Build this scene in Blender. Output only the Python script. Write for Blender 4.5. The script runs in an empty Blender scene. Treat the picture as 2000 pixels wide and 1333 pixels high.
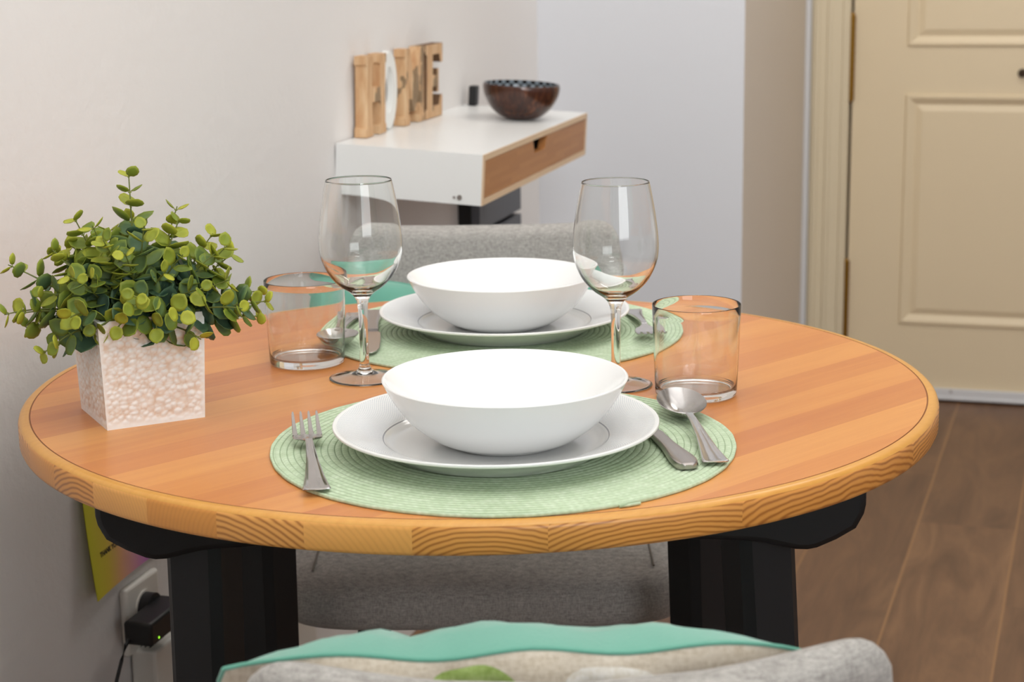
import bpy, bmesh, math, random
from mathutils import Vector, Matrix, noise
R = math.radians
PI = math.pi
random.seed(7)
scn = bpy.context.scene
C = scn.collection

# ---------------------------------------------------------------- camera
F, PITCH, ROLL, CH = 3500.0, 0.2188, -0.0153, 0.75 + 0.4034
cam_data = bpy.data.cameras.new('camera')
cam = bpy.data.objects.new('camera', cam_data); C.objects.link(cam)
cam_data.sensor_width = 36.0
cam_data.lens = F / 2000 * 36.0
cr, sr, cp, sp = math.cos(ROLL), math.sin(ROLL), math.cos(PITCH), math.sin(PITCH)
right = Vector((cr, sr * sp, sr * cp)); up = Vector((-sr, cr * sp, cr * cp)); back = Vector((0, -cp, sp))
M = Matrix((right, up, back)).transposed().to_4x4(); M.translation = Vector((0, 0, CH))
cam.matrix_world = M
cam_data.dof.use_dof = True
cam_data.dof.focus_distance = 1.52
cam_data.dof.aperture_fstop = 11
cam_data.clip_start = 0.05
scn.camera = cam

# ---------------------------------------------------------------- world, lamps, exposure
scn.view_settings.view_transform = 'Standard'
scn.view_settings.look = 'None'
scn.view_settings.gamma = 1
scn.view_settings.exposure = 0.0
scn.view_settings.use_curve_mapping = False
world = bpy.data.worlds.new('world'); scn.world = world; world.use_nodes = True
bg = world.node_tree.nodes['Background']
bg.inputs[0].default_value = (0.95, 0.97, 1.0, 1)
bg.inputs[1].default_value = 0.27

def area(name, loc, target, sx, sy, power, col):
    l = bpy.data.lights.new(name, 'AREA'); l.shape = 'RECTANGLE'; l.size = sx; l.size_y = sy
    l.energy = power; l.color = col
    o = bpy.data.objects.new(name, l); C.objects.link(o)
    o.location = loc
    o.rotation_euler = (Vector(target) - Vector(loc)).to_track_quat('-Z', 'Y').to_euler()
    return o
area('window_light', (1.3, -1.5, 1.6), (0.1, 2.6, 0.95), 1.7, 1.3, 31, (0.93, 0.975, 1.0))
area('ceiling_light', (0.45, 1.9, 2.55), (0.45, 1.95, 0), 1.8, 2.2, 12.5, (0.97, 0.985, 1.0))
area('bounce_flash', (0.35, 0.1, 1.85), (0.30, 0.7, 2.6), 0.4, 0.4, 42, (0.95, 0.98, 1.0))
area('hall_fill', (1.0, 3.2, 2.5), (0.9, 4.0, 0.2), 0.6, 0.6, 11, (1.0, 0.96, 0.90))  # unseen fill lamp, added to brighten the far hall and door

# ---------------------------------------------------------------- helpers
def sg(r, g, b):
    f = lambda c: ((c / 255 + 0.055) / 1.055) ** 2.4 if c > 10 else c / 255 / 12.92
    return (f(r), f(g), f(b), 1)

class NT:
    def __init__(s, name):
        s.m = bpy.data.materials.new(name); s.m.use_nodes = True
        s.t = s.m.node_tree; s.n = s.t.nodes; s.b = s.n['Principled BSDF']
    def node(s, typ, **kw):
        n = s.n.new(typ)
        for k, v in kw.items(): setattr(n, k, v)
        return n
    def link(s, a, b): s.t.links.new(a, b)
    def put(s, sock, v):
        if isinstance(v, bpy.types.NodeSocket): s.link(v, sock)
        else: sock.default_value = v
    def math(s, op, a, b=None, c=None):
        n = s.node('ShaderNodeMath', operation=op); s.put(n.inputs[0], a)
        if b is not None: s.put(n.inputs[1], b)
        if c is not None: s.put(n.inputs[2], c)
        return n.outputs[0]
    def obj(s): return s.node('ShaderNodeTexCoord').outputs['Object']
    def xyz(s, v):
        n = s.node('ShaderNodeSeparateXYZ'); s.link(v, n.inputs[0]); return n.outputs
    def comb(s, x, y, z):
        n = s.node('ShaderNodeCombineXYZ')
        for i, v in enumerate((x, y, z)): s.put(n.inputs[i], v)
        return n.outputs[0]
    def noise(s, v, scale=5, detail=3, rough=0.5, dist=0):
        n = s.node('ShaderNodeTexNoise'); s.link(v, n.inputs['Vector'])
        n.inputs['Scale'].default_value = scale; n.inputs['Detail'].default_value = detail
        n.inputs['Roughness'].default_value = rough; n.inputs['Distortion'].default_value = dist
        return n.outputs['Fac']
    def white(s, v):
        n = s.node('ShaderNodeTexWhiteNoise', noise_dimensions='3D'); s.link(v, n.inputs['Vector']); return n.outputs['Value']
    def scale(s, v, x, y, z):
        n = s.node('ShaderNodeMapping'); s.link(v, n.inputs[0]); n.inputs['Scale'].default_value = (x, y, z); return n.outputs[0]
    def ramp(s, f, stops):
        n = s.node('ShaderNodeValToRGB'); s.link(f, n.inputs[0]); e = n.color_ramp.elements
        while len(e) < len(stops): e.new(0.5)
        for i, (p, c) in enumerate(stops):
            e[i].position = p; e[i].color = c
        return n.outputs[0]
    def mix(s, f, a, b, mode='MIX'):
        n = s.node('ShaderNodeMix', data_type='RGBA', blend_type=mode)
        s.put(n.inputs[0], f); s.put(n.inputs[6], a); s.put(n.inputs[7], b); return n.outputs[2]
    def bump(s, h, strength=0.3, dist=0.002):
        n = s.node('ShaderNodeBump'); s.link(h, n.inputs['Height'])
        n.inputs['Strength'].default_value = strength; n.inputs['Distance'].default_value = dist
        s.link(n.outputs[0], s.b.inputs['Normal'])
    def base(s, c): s.put(s.b.inputs['Base Color'], c)
    def set(s, **kw):
        for k, v in kw.items(): s.put(s.b.inputs[k.replace('_', ' ')], v)
        return s

def plain(name, col, rough=0.5, metal=0.0, spec=0.5, var=0.04, vs=30):
    n = NT(name)
    o = n.obj(); f = n.noise(o, vs, 3)
    dark = tuple(c * (1 - var) for c in col[:3]) + (1,)
    lite = tuple(min(1, c * (1 + var)) for c in col[:3]) + (1,)
    n.base(n.mix(f, dark, lite))
    n.set(Roughness=rough, Metallic=metal)
    n.b.inputs['Specular IOR Level'].default_value = spec
    return n.m

def mesh_obj(name, verts, faces, mats, parent=None, smooth=True, loc=None, rot=None, fm=None, link=True):
    me = bpy.data.meshes.new(name)
    me.from_pydata([tuple(v) for v in verts], [], faces)
    if not isinstance(mats, (list, tuple)): mats = [mats]
    for m in mats: me.materials.append(m)
    for i, p in enumerate(me.polygons):
        p.use_smooth = smooth
        if fm: p.material_index = fm[i]
    me.update()
    o = bpy.data.objects.new(name, me); C.objects.link(o)
    if parent: o.parent = parent
    if loc: o.location = loc
    if rot: o.rotation_euler = rot
    return o

def autosmooth(o, ang=40):
    bm = bmesh.new(); bm.from_mesh(o.data)
    bmesh.ops.recalc_face_normals(bm, faces=bm.faces)
    for e in bm.edges:
        if len(e.link_faces) == 2 and e.calc_face_angle(0) > R(ang): e.smooth = False
    bm.to_mesh(o.data); bm.free()
    return o

class MB:
    """collects shapes of one part"""
    def __init__(s): s.v = []; s.f = []; s.m = []
    def add(s, v, f, mi=0):
        k = len(s.v); s.v += [Vector(p) for p in v]; s.f += [tuple(i + k for i in q) for q in f]; s.m += [mi] * len(f)
    def box(s, lo, hi, mi=0, mat=None):
        (a, b, c), (d, e, g) = lo, hi
        v = [(a, b, c), (d, b, c), (d, e, c), (a, e, c), (a, b, g), (d, b, g), (d, e, g), (a, e, g)]
        if mat: v = [mat @ Vector(p) for p in v]
        s.add(v, [(0, 3, 2, 1), (4, 5, 6, 7), (0, 1, 5, 4), (1, 2, 6, 5), (2, 3, 7, 6), (3, 0, 4, 7)], mi)
    def rings(s, rings, mi=0, cap=True):
        n = len(rings[0]); v = [p for r in rings for p in r]; f = []
        for i in range(len(rings) - 1):
            for j in range(n):
                k = (j + 1) % n
                f.append((i * n + j, i * n + k, (i + 1) * n + k, (i + 1) * n + j))
        if cap:
            f.append(tuple(reversed(range(n)))); f.append(tuple((len(rings) - 1) * n + j for j in range(n)))
        s.add(v, f, mi)
    def tube(s, pts, r, seg=8, mi=0):
        pts = [Vector(p) for p in pts]; rr = r if isinstance(r, (list, tuple)) else [r] * len(pts); out = []
        for i, p in enumerate(pts):
            t = (pts[min(i + 1, len(pts) - 1)] - pts[max(i - 1, 0)]).normalized()
            a = t.cross(Vector((0, 0, 1)) if abs(t.z) < 0.9 else Vector((1, 0, 0))).normalized(); b = t.cross(a)
            out.append([p + a * math.cos(2 * PI * k / seg) * rr[i] + b * math.sin(2 * PI * k / seg) * rr[i] for k in range(seg)])
        s.rings(out, mi)
    def build(s, name, mats, parent=None, smooth=True, bevel=0, seg=2, ang=40, **kw):
        o = mesh_obj(name, s.v, s.f, mats, parent, smooth, fm=s.m, **kw)
        autosmooth(o, ang)
        if bevel:
            md = o.modifiers.new('bevel', 'BEVEL'); md.width = bevel; md.segments = seg; md.limit_method = 'ANGLE'; md.angle_limit = R(35)
            md.harden_normals = False
        return o

def lathe(prof, seg=96):
    """profile (r,z) from axis to axis or open loop"""
    m = MB(); v = []; f = []; idx = []
    for r, z in prof:
        if r < 1e-6: idx.append([len(v)]); v.append((0, 0, z))
        else:
            idx.append(list(range(len(v), len(v) + seg)))
            v += [(r * math.cos(2 * PI * k / seg), r * math.sin(2 * PI * k / seg), z) for k in range(seg)]
    for a, b in zip(idx, idx[1:]):
        for k in range(seg):
            j = (k + 1) % seg
            if len(a) == 1 and len(b) == 1: continue
            if len(a) == 1: f.append((a[0], b[j], b[k]))
            elif len(b) == 1: f.append((a[k], a[j], b[0]))
            else: f.append((a[k], a[j], b[j], b[k]))
    m.add(v, f); return m

def smooth_prof(pts, n=6):
    """Catmull-Rom through profile points"""
    out = []
    P = [pts[0]] + list(pts) + [pts[-1]]
    for i in range(1, len(P) - 2):
        p0, p1, p2, p3 = [Vector(p) for p in P[i - 1:i + 3]]
        for k in range(n):
            t = k / n
            q = 0.5 * ((2 * p1) + (p2 - p0) * t + (2 * p0 - 5 * p1 + 4 * p2 - p3) * t * t + (3 * p1 - p0 - 3 * p2 + p3) * t ** 3)
            out.append((max(0, q[0]), q[1]))
    out.append(tuple(pts[-1])); return out

def thing(name, label, cat, loc=(0, 0, 0), rz=0, group=None):
    o = bpy.data.objects.new(name, None); C.objects.link(o)
    o.empty_display_size = 0.05
    o.location = loc; o.rotation_euler = (0, 0, rz); o['label'] = label; o['category'] = cat
    if group: o['group'] = group
    return o
def tag(o, label, cat, group=None):
    o['label'] = label; o['category'] = cat
    if group: o['group'] = group
    return o
def struct(o): o['kind'] = 'structure'; return o
def copy_tree(o, parent=None):
    c = o.copy(); C.objects.link(c)
    if parent: c.parent = parent
    for ch in list(o.children): copy_tree(ch, c)
    return c
T = 0.75            # height of the table top

# ---------------------------------------------------------------- materials
def wall_mat(name, col, b=0.12):
    n = NT(name); o = n.obj()
    f = n.noise(o, 2.2, 4); n.base(n.mix(f, tuple(c * 0.97 for c in col[:3]) + (1,), col))
    n.set(Roughness=0.75); n.b.inputs['Specular IOR Level'].default_value = 0.25
    h = n.noise(o, 60, 5, 0.6); n.bump(h, b, 0.004); return n.m
M_wall = wall_mat('plaster_left', sg(232, 228, 225), 0.22)
M_wall2 = wall_mat('plaster_facing', sg(226, 227, 231), 0.12)
M_wall3 = wall_mat('plaster_reveal', sg(217, 207, 195), 0.12)  # beige, darker plaster: the blocked light on the reveal is put into the colour
M_ceil = wall_mat('plaster_ceiling', sg(235, 232, 226))

def floor_mat():
    n = NT('walnut_laminate'); o = n.obj(); x, y, z = n.xyz(o)
    bw, bl = 0.19, 1.25
    r = n.math('FLOOR', n.math('DIVIDE', y, bw))
    off = n.math('MULTIPLY', n.white(n.comb(r, 3.0, 0.0)), bl)
    c = n.math('FLOOR', n.math('DIVIDE', n.math('ADD', x, off), bl))
    idv = n.comb(r, c, 7.0); rnd = n.white(idv)
    w = n.comb(n.math('ADD', n.math('MULTIPLY', x, 1.0), n.math('MULTIPLY', rnd, 20)), n.math('MULTIPLY', y, 5.5), n.math('MULTIPLY', rnd, 9))
    g = n.noise(w, 2.6, 6, 0.6, 1.3)
    g2 = n.noise(n.comb(n.math('MULTIPLY', x, 3.0), n.math('MULTIPLY', y, 90), rnd), 2, 3)
    col = n.ramp(g, [(0.28, sg(96, 70, 52)), (0.5, sg(124, 92, 68)), (0.72, sg(154, 116, 84))])
    col = n.mix(0.25, col, n.mix(g2, sg(90, 66, 50), sg(146, 110, 84)))
    col = n.mix(n.math('MULTIPLY', rnd, 0.35), col, sg(84, 62, 50))
    fy = n.math('FRACT', n.math('DIVIDE', y, bw)); e = n.math('LESS_THAN', n.math('ABSOLUTE', n.math('SUBTRACT', fy, 0.5)), 0.488)
    col = n.mix(e, sg(150, 112, 78), col)
    n.base(col); n.set(Roughness=0.42)
    n.b.inputs['Specular IOR Level'].default_value = 0.35
    return n.m
M_floor = floor_mat()

BW = 0.046
def table_mats():
    n = NT('pine_top'); o = n.obj(); x, y, z = n.xyz(o)
    yy = n.math('ADD', y, 0.013)
    r = n.math('FLOOR', n.math('DIVIDE', yy, BW)); rnd = n.white(n.comb(r, 1.0, 0.0)); rnd2 = n.white(n.comb(r, 5.0, 2.0))
    g = n.noise(n.comb(n.math('ADD', n.math('MULTIPLY', x, 1.3), n.math('MULTIPLY', rnd, 13)), n.math('MULTIPLY', y, 26), rnd), 2.0, 5, 0.62, 0.9)
    fine = n.noise(n.comb(n.math('MULTIPLY', x, 8), n.math('MULTIPLY', y, 260), rnd), 2.0, 2)
    tone = n.math('ADD', n.math('ADD', n.math('MULTIPLY', rnd, 0.52), 0.10), n.math('MULTIPLY', g, 0.46))
    col = n.ramp(tone, [(0.15, sg(180, 106, 62)), (0.38, sg(200, 124, 72)), (0.6, sg(214, 140, 78)), (0.85, sg(228, 160, 90))])
    col = n.mix(n.math('MULTIPLY', fine, 0.22), col, sg(186, 110, 58))
    col = n.mix(n.math('MULTIPLY', n.math('GREATER_THAN', rnd2, 0.8), 0.15), col, sg(188, 108, 66))
    n.base(col); n.set(Roughness=0.34); n.b.inputs['Specular IOR Level'].default_value = 0.4
    top = n.m
    n = NT('pine_edge'); o = n.obj(); x, y, z = n.xyz(o)
    r = n.math('FLOOR', n.math('DIVIDE', n.math('ADD', y, 0.01), 0.066)); a = n.white(n.comb(r, 2.0, 0.0)); b = n.white(n.comb(r, 4.0, 0.0)); c = n.white(n.comb(r, 9.0, 1.0))
    u = n.math('SUBTRACT', y, n.math('MULTIPLY', n.math('ADD', r, n.math('MULTIPLY', n.math('SUBTRACT', a, 0.3), 2.2)), 0.066))
    v = n.math('ADD', z, n.math('ADD', 0.02, n.math('MULTIPLY', b, 0.075)))
    d = n.math('SQRT', n.math('ADD', n.math('MULTIPLY', u, u), n.math('MULTIPLY', v, v)))
    wob = n.noise(o, 14, 3)
    fr = n.math('MULTIPLY', n.math('ADD', d, n.math('MULTIPLY', wob, 0.012)), n.math('ADD', 1250.0, n.math('MULTIPLY', c, 800)))
    w = n.math('MULTIPLY', n.math('ADD', n.math('SINE', fr), 1.0), 0.5)
    w = n.math('MULTIPLY', n.math('POWER', w, 2.0), n.math('ADD', 0.12, n.math('MULTIPLY', n.math('GREATER_THAN', b, 0.42), 0.68)))
    bc = n.mix(a, sg(218, 146, 68), sg(236, 172, 94))
    col = n.mix(w, bc, sg(158, 90, 34))
    kn = n.noise(n.scale(o, 1, 1, 0.6), 11, 4)
    col = n.mix(n.math('MULTIPLY', n.math('GREATER_THAN', kn, 0.68), 0.5), col, sg(130, 66, 24))
    n.base(col); n.set(Roughness=0.32); edge = n.m
    n = NT('pine_lipping'); o = n.obj(); f = n.noise(n.scale(o, 20, 60, 10), 3, 3)
    n.base(n.mix(f, sg(208, 144, 62), sg(226, 168, 84))); n.set(Roughness=0.3); lip = n.m
    groove = plain('groove_brown', sg(150, 90, 46), 0.5)
    return top, edge, lip, groove
M_top, M_edge, M_lip, M_groove = table_mats()
M_black = plain('black_paint', sg(22, 22, 24), 0.5, spec=0.35)
M_blackp = plain('black_plastic', sg(20, 20, 22), 0.45)

def ceramic(name='white_ceramic', col=sg(245, 245, 244)):
    n = NT(name); n.base(n.mix(n.noise(n.obj(), 3, 2), tuple(c * 0.99 for c in col[:3]) + (1,), col)); n.set(Roughness=0.12)
    n.b.inputs['Specular IOR Level'].default_value = 0.5
    return n
M_bowl = ceramic().m
def plate_mat():
    n = ceramic('printed_plate', sg(240, 240, 238)); o = n.obj(); x, y, z = n.xyz(o)
    r = n.math('SQRT', n.math('ADD', n.math('MULTIPLY', x, x), n.math('MULTIPLY', y, y)))
    a = n.math('ARCTAN2', y, x)
    k = 1500.0
    s1 = n.math('SINE', n.math('ADD', n.math('MULTIPLY', a, 130), n.math('MULTIPLY', r, k)))
    s2 = n.math('SINE', n.math('SUBTRACT', n.math('MULTIPLY', a, 130), n.math('MULTIPLY', r, k)))
    p = n.math('MULTIPLY', n.math('SUBTRACT', 1.0, n.math('ABSOLUTE', s1)), n.math('SUBTRACT', 1.0, n.math('ABSOLUTE', s2)))
    dots = n.math('LESS_THAN', n.math('MULTIPLY', n.math('ABSOLUTE', s1), n.math('ABSOLUTE', s2)), 0.17)
    onrim = n.math('MULTIPLY', n.math('GREATER_THAN', r, 0.0925), n.math('LESS_THAN', r, 0.1285))
    ring = n.math('LESS_THAN', n.math('ABSOLUTE', n.math('SUBTRACT', r, 0.0915)), 0.00055)
    topz = n.math('GREATER_THAN', n.xyz(n.node('ShaderNodeNewGeometry').outputs['Normal'])[2], 0.0)
    msk = n.math('MULTIPLY', n.math('MULTIPLY', onrim, dots), n.math('MULTIPLY', topz, 0.8))
    col = n.mix(msk, sg(240, 240, 238), sg(168, 178, 190))
    col = n.mix(n.math('MULTIPLY', n.math('MULTIPLY', ring, topz), 0.8), col, sg(120, 124, 132))
    n.base(col); return n.m
M_plate = plate_mat()

def glass_mat():
    n = NT('clear_glass'); n.set(Roughness=0.0, IOR=1.47); n.b.inputs['Transmission Weight'].default_value = 1.0
    n.base((0.985, 0.995, 0.99, 1)); return n.m
M_glass = glass_mat()
def steel_mat(name, col, rough):
    n = NT(name); f = n.noise(n.scale(n.obj(), 10, 60, 60), 6, 3)
    n.base(n.mix(f, tuple(c * 0.9 for c in col[:3]) + (1,), col)); n.set(Metallic=1.0, Roughness=rough); return n.m
M_steel = steel_mat('stainless_steel', sg(196, 192, 190), 0.2)
M_steel2 = steel_mat('brushed_handle_steel', sg(178, 170, 166), 0.3)

def mat_mat():
    n = NT('woven_green_cord'); o = n.obj(); x, y, z = n.xyz(o)
    r = n.math('SQRT', n.math('ADD', n.math('MULTIPLY', x, x), n.math('MULTIPLY', y, y)))
    a = n.math('ARCTAN2', y, x)
    rid = n.math('FLOOR', n.math('DIVIDE', r, 0.0055)); sgn = n.math('SUBTRACT', n.math('MULTIPLY', n.math('FLOORED_MODULO', rid, 2.0), 2.0), 1.0)
    arc = n.math('MULTIPLY', a, n.math('MULTIPLY', n.math('ADD', rid, 0.5), 0.0055))
    ph = n.math('ADD', n.math('MULTIPLY', arc, 1050), n.math('MULTIPLY', n.math('MULTIPLY', sgn, r), 900))
    w = n.math('MULTIPLY', n.math('ADD', n.math('SINE', ph), 1.0), 0.5)
    f = n.noise(o, 130, 3); f2 = n.noise(o, 900, 2)
    col = n.ramp(f, [(0.3, sg(188, 207, 174)), (0.5, sg(198, 216, 185)), (0.7, sg(210, 225, 198))])
    col = n.mix(n.math('MULTIPLY', w, 0.25), col, sg(168, 186, 150))
    fr = n.math('FRACT', n.math('DIVIDE', r, 0.0055)); g = n.math('GREATER_THAN', n.math('ABSOLUTE', n.math('SUBTRACT', fr, 0.5)), 0.42)
    col = n.mix(n.math('MULTIPLY', g, 0.55), col, sg(116, 140, 100))
    n.base(col); n.set(Roughness=0.7); n.b.inputs['Specular IOR Level'].default_value = 0.25
    n.bump(n.math('ADD', w, f2), 0.4, 0.0004); return n.m
M_mat = mat_mat()

def fabric(name, c1, c2, c3, sc=1.0):
    n = NT(name); o = n.obj()
    a = n.noise(n.scale(o, 420 * sc, 420 * sc, 60 * sc), 1.0, 3, 0.7); b = n.noise(n.scale(o, 60 * sc, 60 * sc, 420 * sc), 1.0, 3, 0.7)
    f = n.math('MULTIPLY', n.math('ADD', a, b), 0.5)
    n.base(n.ramp(f, [(0.35, c1), (0.5, c2), (0.64, c3)])); n.set(Roughness=0.9)
    n.b.inputs['Specular IOR Level'].default_value = 0.15
    n.b.inputs['Sheen Weight'].default_value = 0.15
    n.bump(f, 0.5, 0.001); return n.m
M_grey = fabric('heather_grey_fabric', sg(132, 128, 124), sg(168, 164, 159), sg(196, 192, 187), 2.2)
M_seam = plain('seam_thread', sg(120, 112, 104), 0.8)
def velvet(name, c1, c2):
    n = NT(name); o = n.obj(); f = n.noise(o, 9, 3, 0.5, 0.6)
    n.base(n.mix(f, c1, c2)); n.set(Roughness=0.75); n.b.inputs['Sheen Weight'].default_value = 0.5
    n.b.inputs['Specular IOR Level'].default_value = 0.15
    n.bump(n.noise(o, 400, 2), 0.15, 0.001); return n.m
M_velvet = velvet('turquoise_velvet', sg(84, 152, 132), sg(116, 180, 160))
M_linen = fabric('cream_linen', sg(206, 192, 170), sg(226, 214, 196), sg(238, 228, 212), 0.8)
M_embg = fabric('green_embroidery', sg(140, 164, 84), sg(166, 190, 112), sg(190, 208, 140), 0.7)
M_embw = fabric('white_embroidery', sg(222, 214, 198), sg(240, 236, 228), sg(250, 248, 244), 0.7)

# ---------------------------------------------------------------- the room
YW = 0.28
dW = Vector((math.sin(YW), math.cos(YW), 0)); nW = Vector((math.cos(YW), -math.sin(YW), 0))
W0 = Vector((-0.2556, 2.6195, 0))
def wp(t, off, z): return W0 + dW * t + nW * off + Vector((0, 0, z))
fl = MB(); fl.box((-6, -6, -0.05), (6, 6, 0)); o = fl.build('floor', M_floor, None, False)
o.rotation_euler = (0, 0, R(71.6)); o.location = (0, 1.6, 0); struct(o)
HH = 2.62
def slab(name, p, q, thick_dir, th, z0, z1, m):
    p, q = Vector(p), Vector(q); t = Vector(thick_dir) * th
    v = [(*pp[:2], z) for z in (z0, z1) for pp in (p, q, q + t, p + t)]
    b = MB(); b.add(v, [(3, 2, 1, 0), (4, 5, 6, 7), (0, 1, 5, 4), (1, 2, 6, 5), (2, 3, 7, 6), (3, 0, 4, 7)])
    return struct(b.build(name, m, None, False))
TC = 1.148
cor = wp(TC, 0, 0); fac = cor + nW * 0.4265
slab('wall_left', wp(-5.2, 0, 0), wp(TC + 0.15, 0, 0), -nW, 0.15, 0, HH, M_wall)
# door wall geometry
YD = 0.30
dD = Vector((math.cos(YD), -math.sin(YD), 0)); nD = Vector((-math.sin(YD), -math.cos(YD), 0))   # nD points to the viewer
D0 = Vector((0.8535, 4.4845, 0))       # hinge line at the floor
def dp(s, off, z): return D0 + dD * s + nD * off + Vector((0, 0, z))
rev = dp(-0.112, 0, 0)
# facing wall pier: front face and receding side as one block
b = MB()
pts = [cor - nW * 0.0, fac, rev, cor + dW * 0.8]
vv = [(p.x, p.y, z) for z in (0, HH) for p in pts]
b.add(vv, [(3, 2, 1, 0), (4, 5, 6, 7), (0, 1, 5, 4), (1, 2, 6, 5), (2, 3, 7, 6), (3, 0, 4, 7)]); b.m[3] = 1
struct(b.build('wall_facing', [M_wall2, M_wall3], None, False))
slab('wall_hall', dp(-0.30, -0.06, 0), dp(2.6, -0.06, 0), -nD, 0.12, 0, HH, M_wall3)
slab('wall_right', wp(-5.2, 3.3, 0), wp(2.3, 3.3, 0), nW, 0.12, 0, HH, M_wall2)
slab('wall_back', wp(-5.2, -0.1, 0), wp(-5.2, 3.4, 0), -dW, 0.12, 0, HH, M_wall2)
sl = MB(); sl.box((-2.6, -3.6, HH), (4.6, 6.0, HH + 0.08)); struct(sl.build('ceiling', M_ceil, None, False))

# ---------------------------------------------------------------- door
M_cream = plain('cream_paint', sg(226, 208, 176), 0.42, var=0.015, vs=6)
M_cream2 = plain('cream_frame_paint', sg(222, 208, 180), 0.45, var=0.015, vs=6)
M_brass = steel_mat('aged_brass', sg(150, 112, 48), 0.4)
M_white = plain('white_trim', sg(214, 214, 216), 0.4, var=0.01)
DM = Matrix((dD, -nD, Vector((0, 0, 1)))).transposed().to_4x4(); DM.translation = D0   # local x along door, y away, z up
door = bpy.data.objects.new('door_1', None); C.objects.link(door); door.matrix_world = DM; struct(door)
door['label'] = 'cream panelled door with brass hinges at the end of the hall'
DWID, DH = 0.80, 2.03
def door_leaf():
    # front surface built as a grid of rails with sunk/raised panels
    m = MB(); th = 0.04
    pan = [(0.133, 0.667, 0.195, 0.775), (0.133, 0.667, 0.89, 1.28), (0.133, 0.667, 1.40, 1.90)]
    m.box((0.003, 0.004, 0.008), (DWID, th, DH))
    # stiles and rails
    for (a, b_, c, d) in [(0.003, 0.133, 0.008, DH), (0.667, DWID, 0.008, DH)]: m.box((a, -0.0, c), (b_, 0.004, d))
    prev = 0.008
    for (x0, x1, z0, z1) in pan:
        m.box((0.133, 0, prev), (0.667, 0.004, z0)); prev = z1
        def frame(i0, y0, i1, y1):
            q0 = [(x0 + i0, y0, z0 + i0), (x1 - i0, y0, z0 + i0), (x1 - i0, y0, z1 - i0), (x0 + i0, y0, z1 - i0)]
            q1 = [(x0 + i1, y1, z0 + i1), (x1 - i1, y1, z0 + i1), (x1 - i1, y1, z1 - i1), (x0 + i1, y1, z1 - i1)]
            m.add(q0 + q1, [(k, (k + 1) % 4, (k + 1) % 4 + 4, k + 4) for k in range(4)])
        frame(0, 0, 0.004, -0.006); frame(0.004, -0.006, 0.010, -0.006); frame(0.010, -0.006, 0.026, 0.0035)
        frame(0.026, 0.0035, 0.042, -0.002)
        m.add([(x0 + 0.042, -0.002, z0 + 0.042), (x1 - 0.042, -0.002, z0 + 0.042), (x1 - 0.042, -0.002, z1 - 0.042), (x0 + 0.042, -0.002, z1 - 0.042)], [(0, 1, 2, 3)])
    m.box((0.133, 0, prev), (0.667, 0.004, DH))
    return m
leaf = door_leaf().build('door_leaf', M_cream, door, False)
fr = MB()
fr.box((-0.098, -0.018, 0), (-0.004, 0.05, DH + 0.10)); fr.box((-0.090, -0.024, 0), (-0.078, -0.017, DH + 0.09)); fr.box((-0.060, -0.022, 0), (-0.048, -0.017, DH + 0.06)); fr.box((-0.022, -0.022, 0), (-0.012, -0.017, DH + 0.02))
fr.box((-0.004, -0.018, DH + 0.004), (DWID + 0.004, 0.05, DH + 0.10))
fr.box((DWID + 0.004, -0.018, 0), (DWID + 0.098, 0.05, DH + 0.10))
fr.build('door_frame', M_cream2, door, True, bevel=0.003)
for z0, z1 in ((0.155, 0.352), (0.759, 0.966), (1.62, 1.82)):
    h = MB(); h.tube([(-0.0005, -0.008, z0), (-0.0005, -0.008, z1)], 0.0085, 10)
    k = z0 + 0.015
    while k < z1: h.tube([(-0.0005, -0.008, k), (-0.0005, -0.008, k + 0.002)], 0.0095, 10); k += 0.02
    h.tube([(-0.0005, -0.008, z0 - 0.008), (-0.0005, -0.008, z0)], [0.003, 0.0075], 8); h.tube([(-0.0005, -0.008, z1), (-0.0005, -0.008, z1 + 0.008)], [0.0075, 0.003], 8)
    h.build('hinge', M_brass, door)['label'] = 'aged brass hinge'
st = MB(); st.box((0.003, -0.012, 0.012), (DWID, 0.0, 0.034)); st.box((0.003, -0.016, 0.006), (DWID, -0.004, 0.014)); st.build('draught_strip', M_white, door, True, bevel=0.002)['label'] = 'white draught strip along the bottom'
sc = MB(); sc.tube([(0.27, -0.0135, 0.028), (0.27, -0.0118, 0.028)], 0.003, 10); sc.build('screw', M_steel2, door)
kb = MB(); kb.tube([(0.408, -0.012, 0.827), (0.408, 0.0, 0.827)], [0.008, 0.011], 12); kb.build('door_stud', plain('dark_bronze', sg(60, 44, 30), 0.4, 0.6), door)
tr = MB(); tr.box((-0.113, -0.026, 0), (-0.099, 0.05, HH - 0.3)); t_ = tr.build('trim_1', M_white, None, False); t_.matrix_world = DM; struct(t_)

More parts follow.
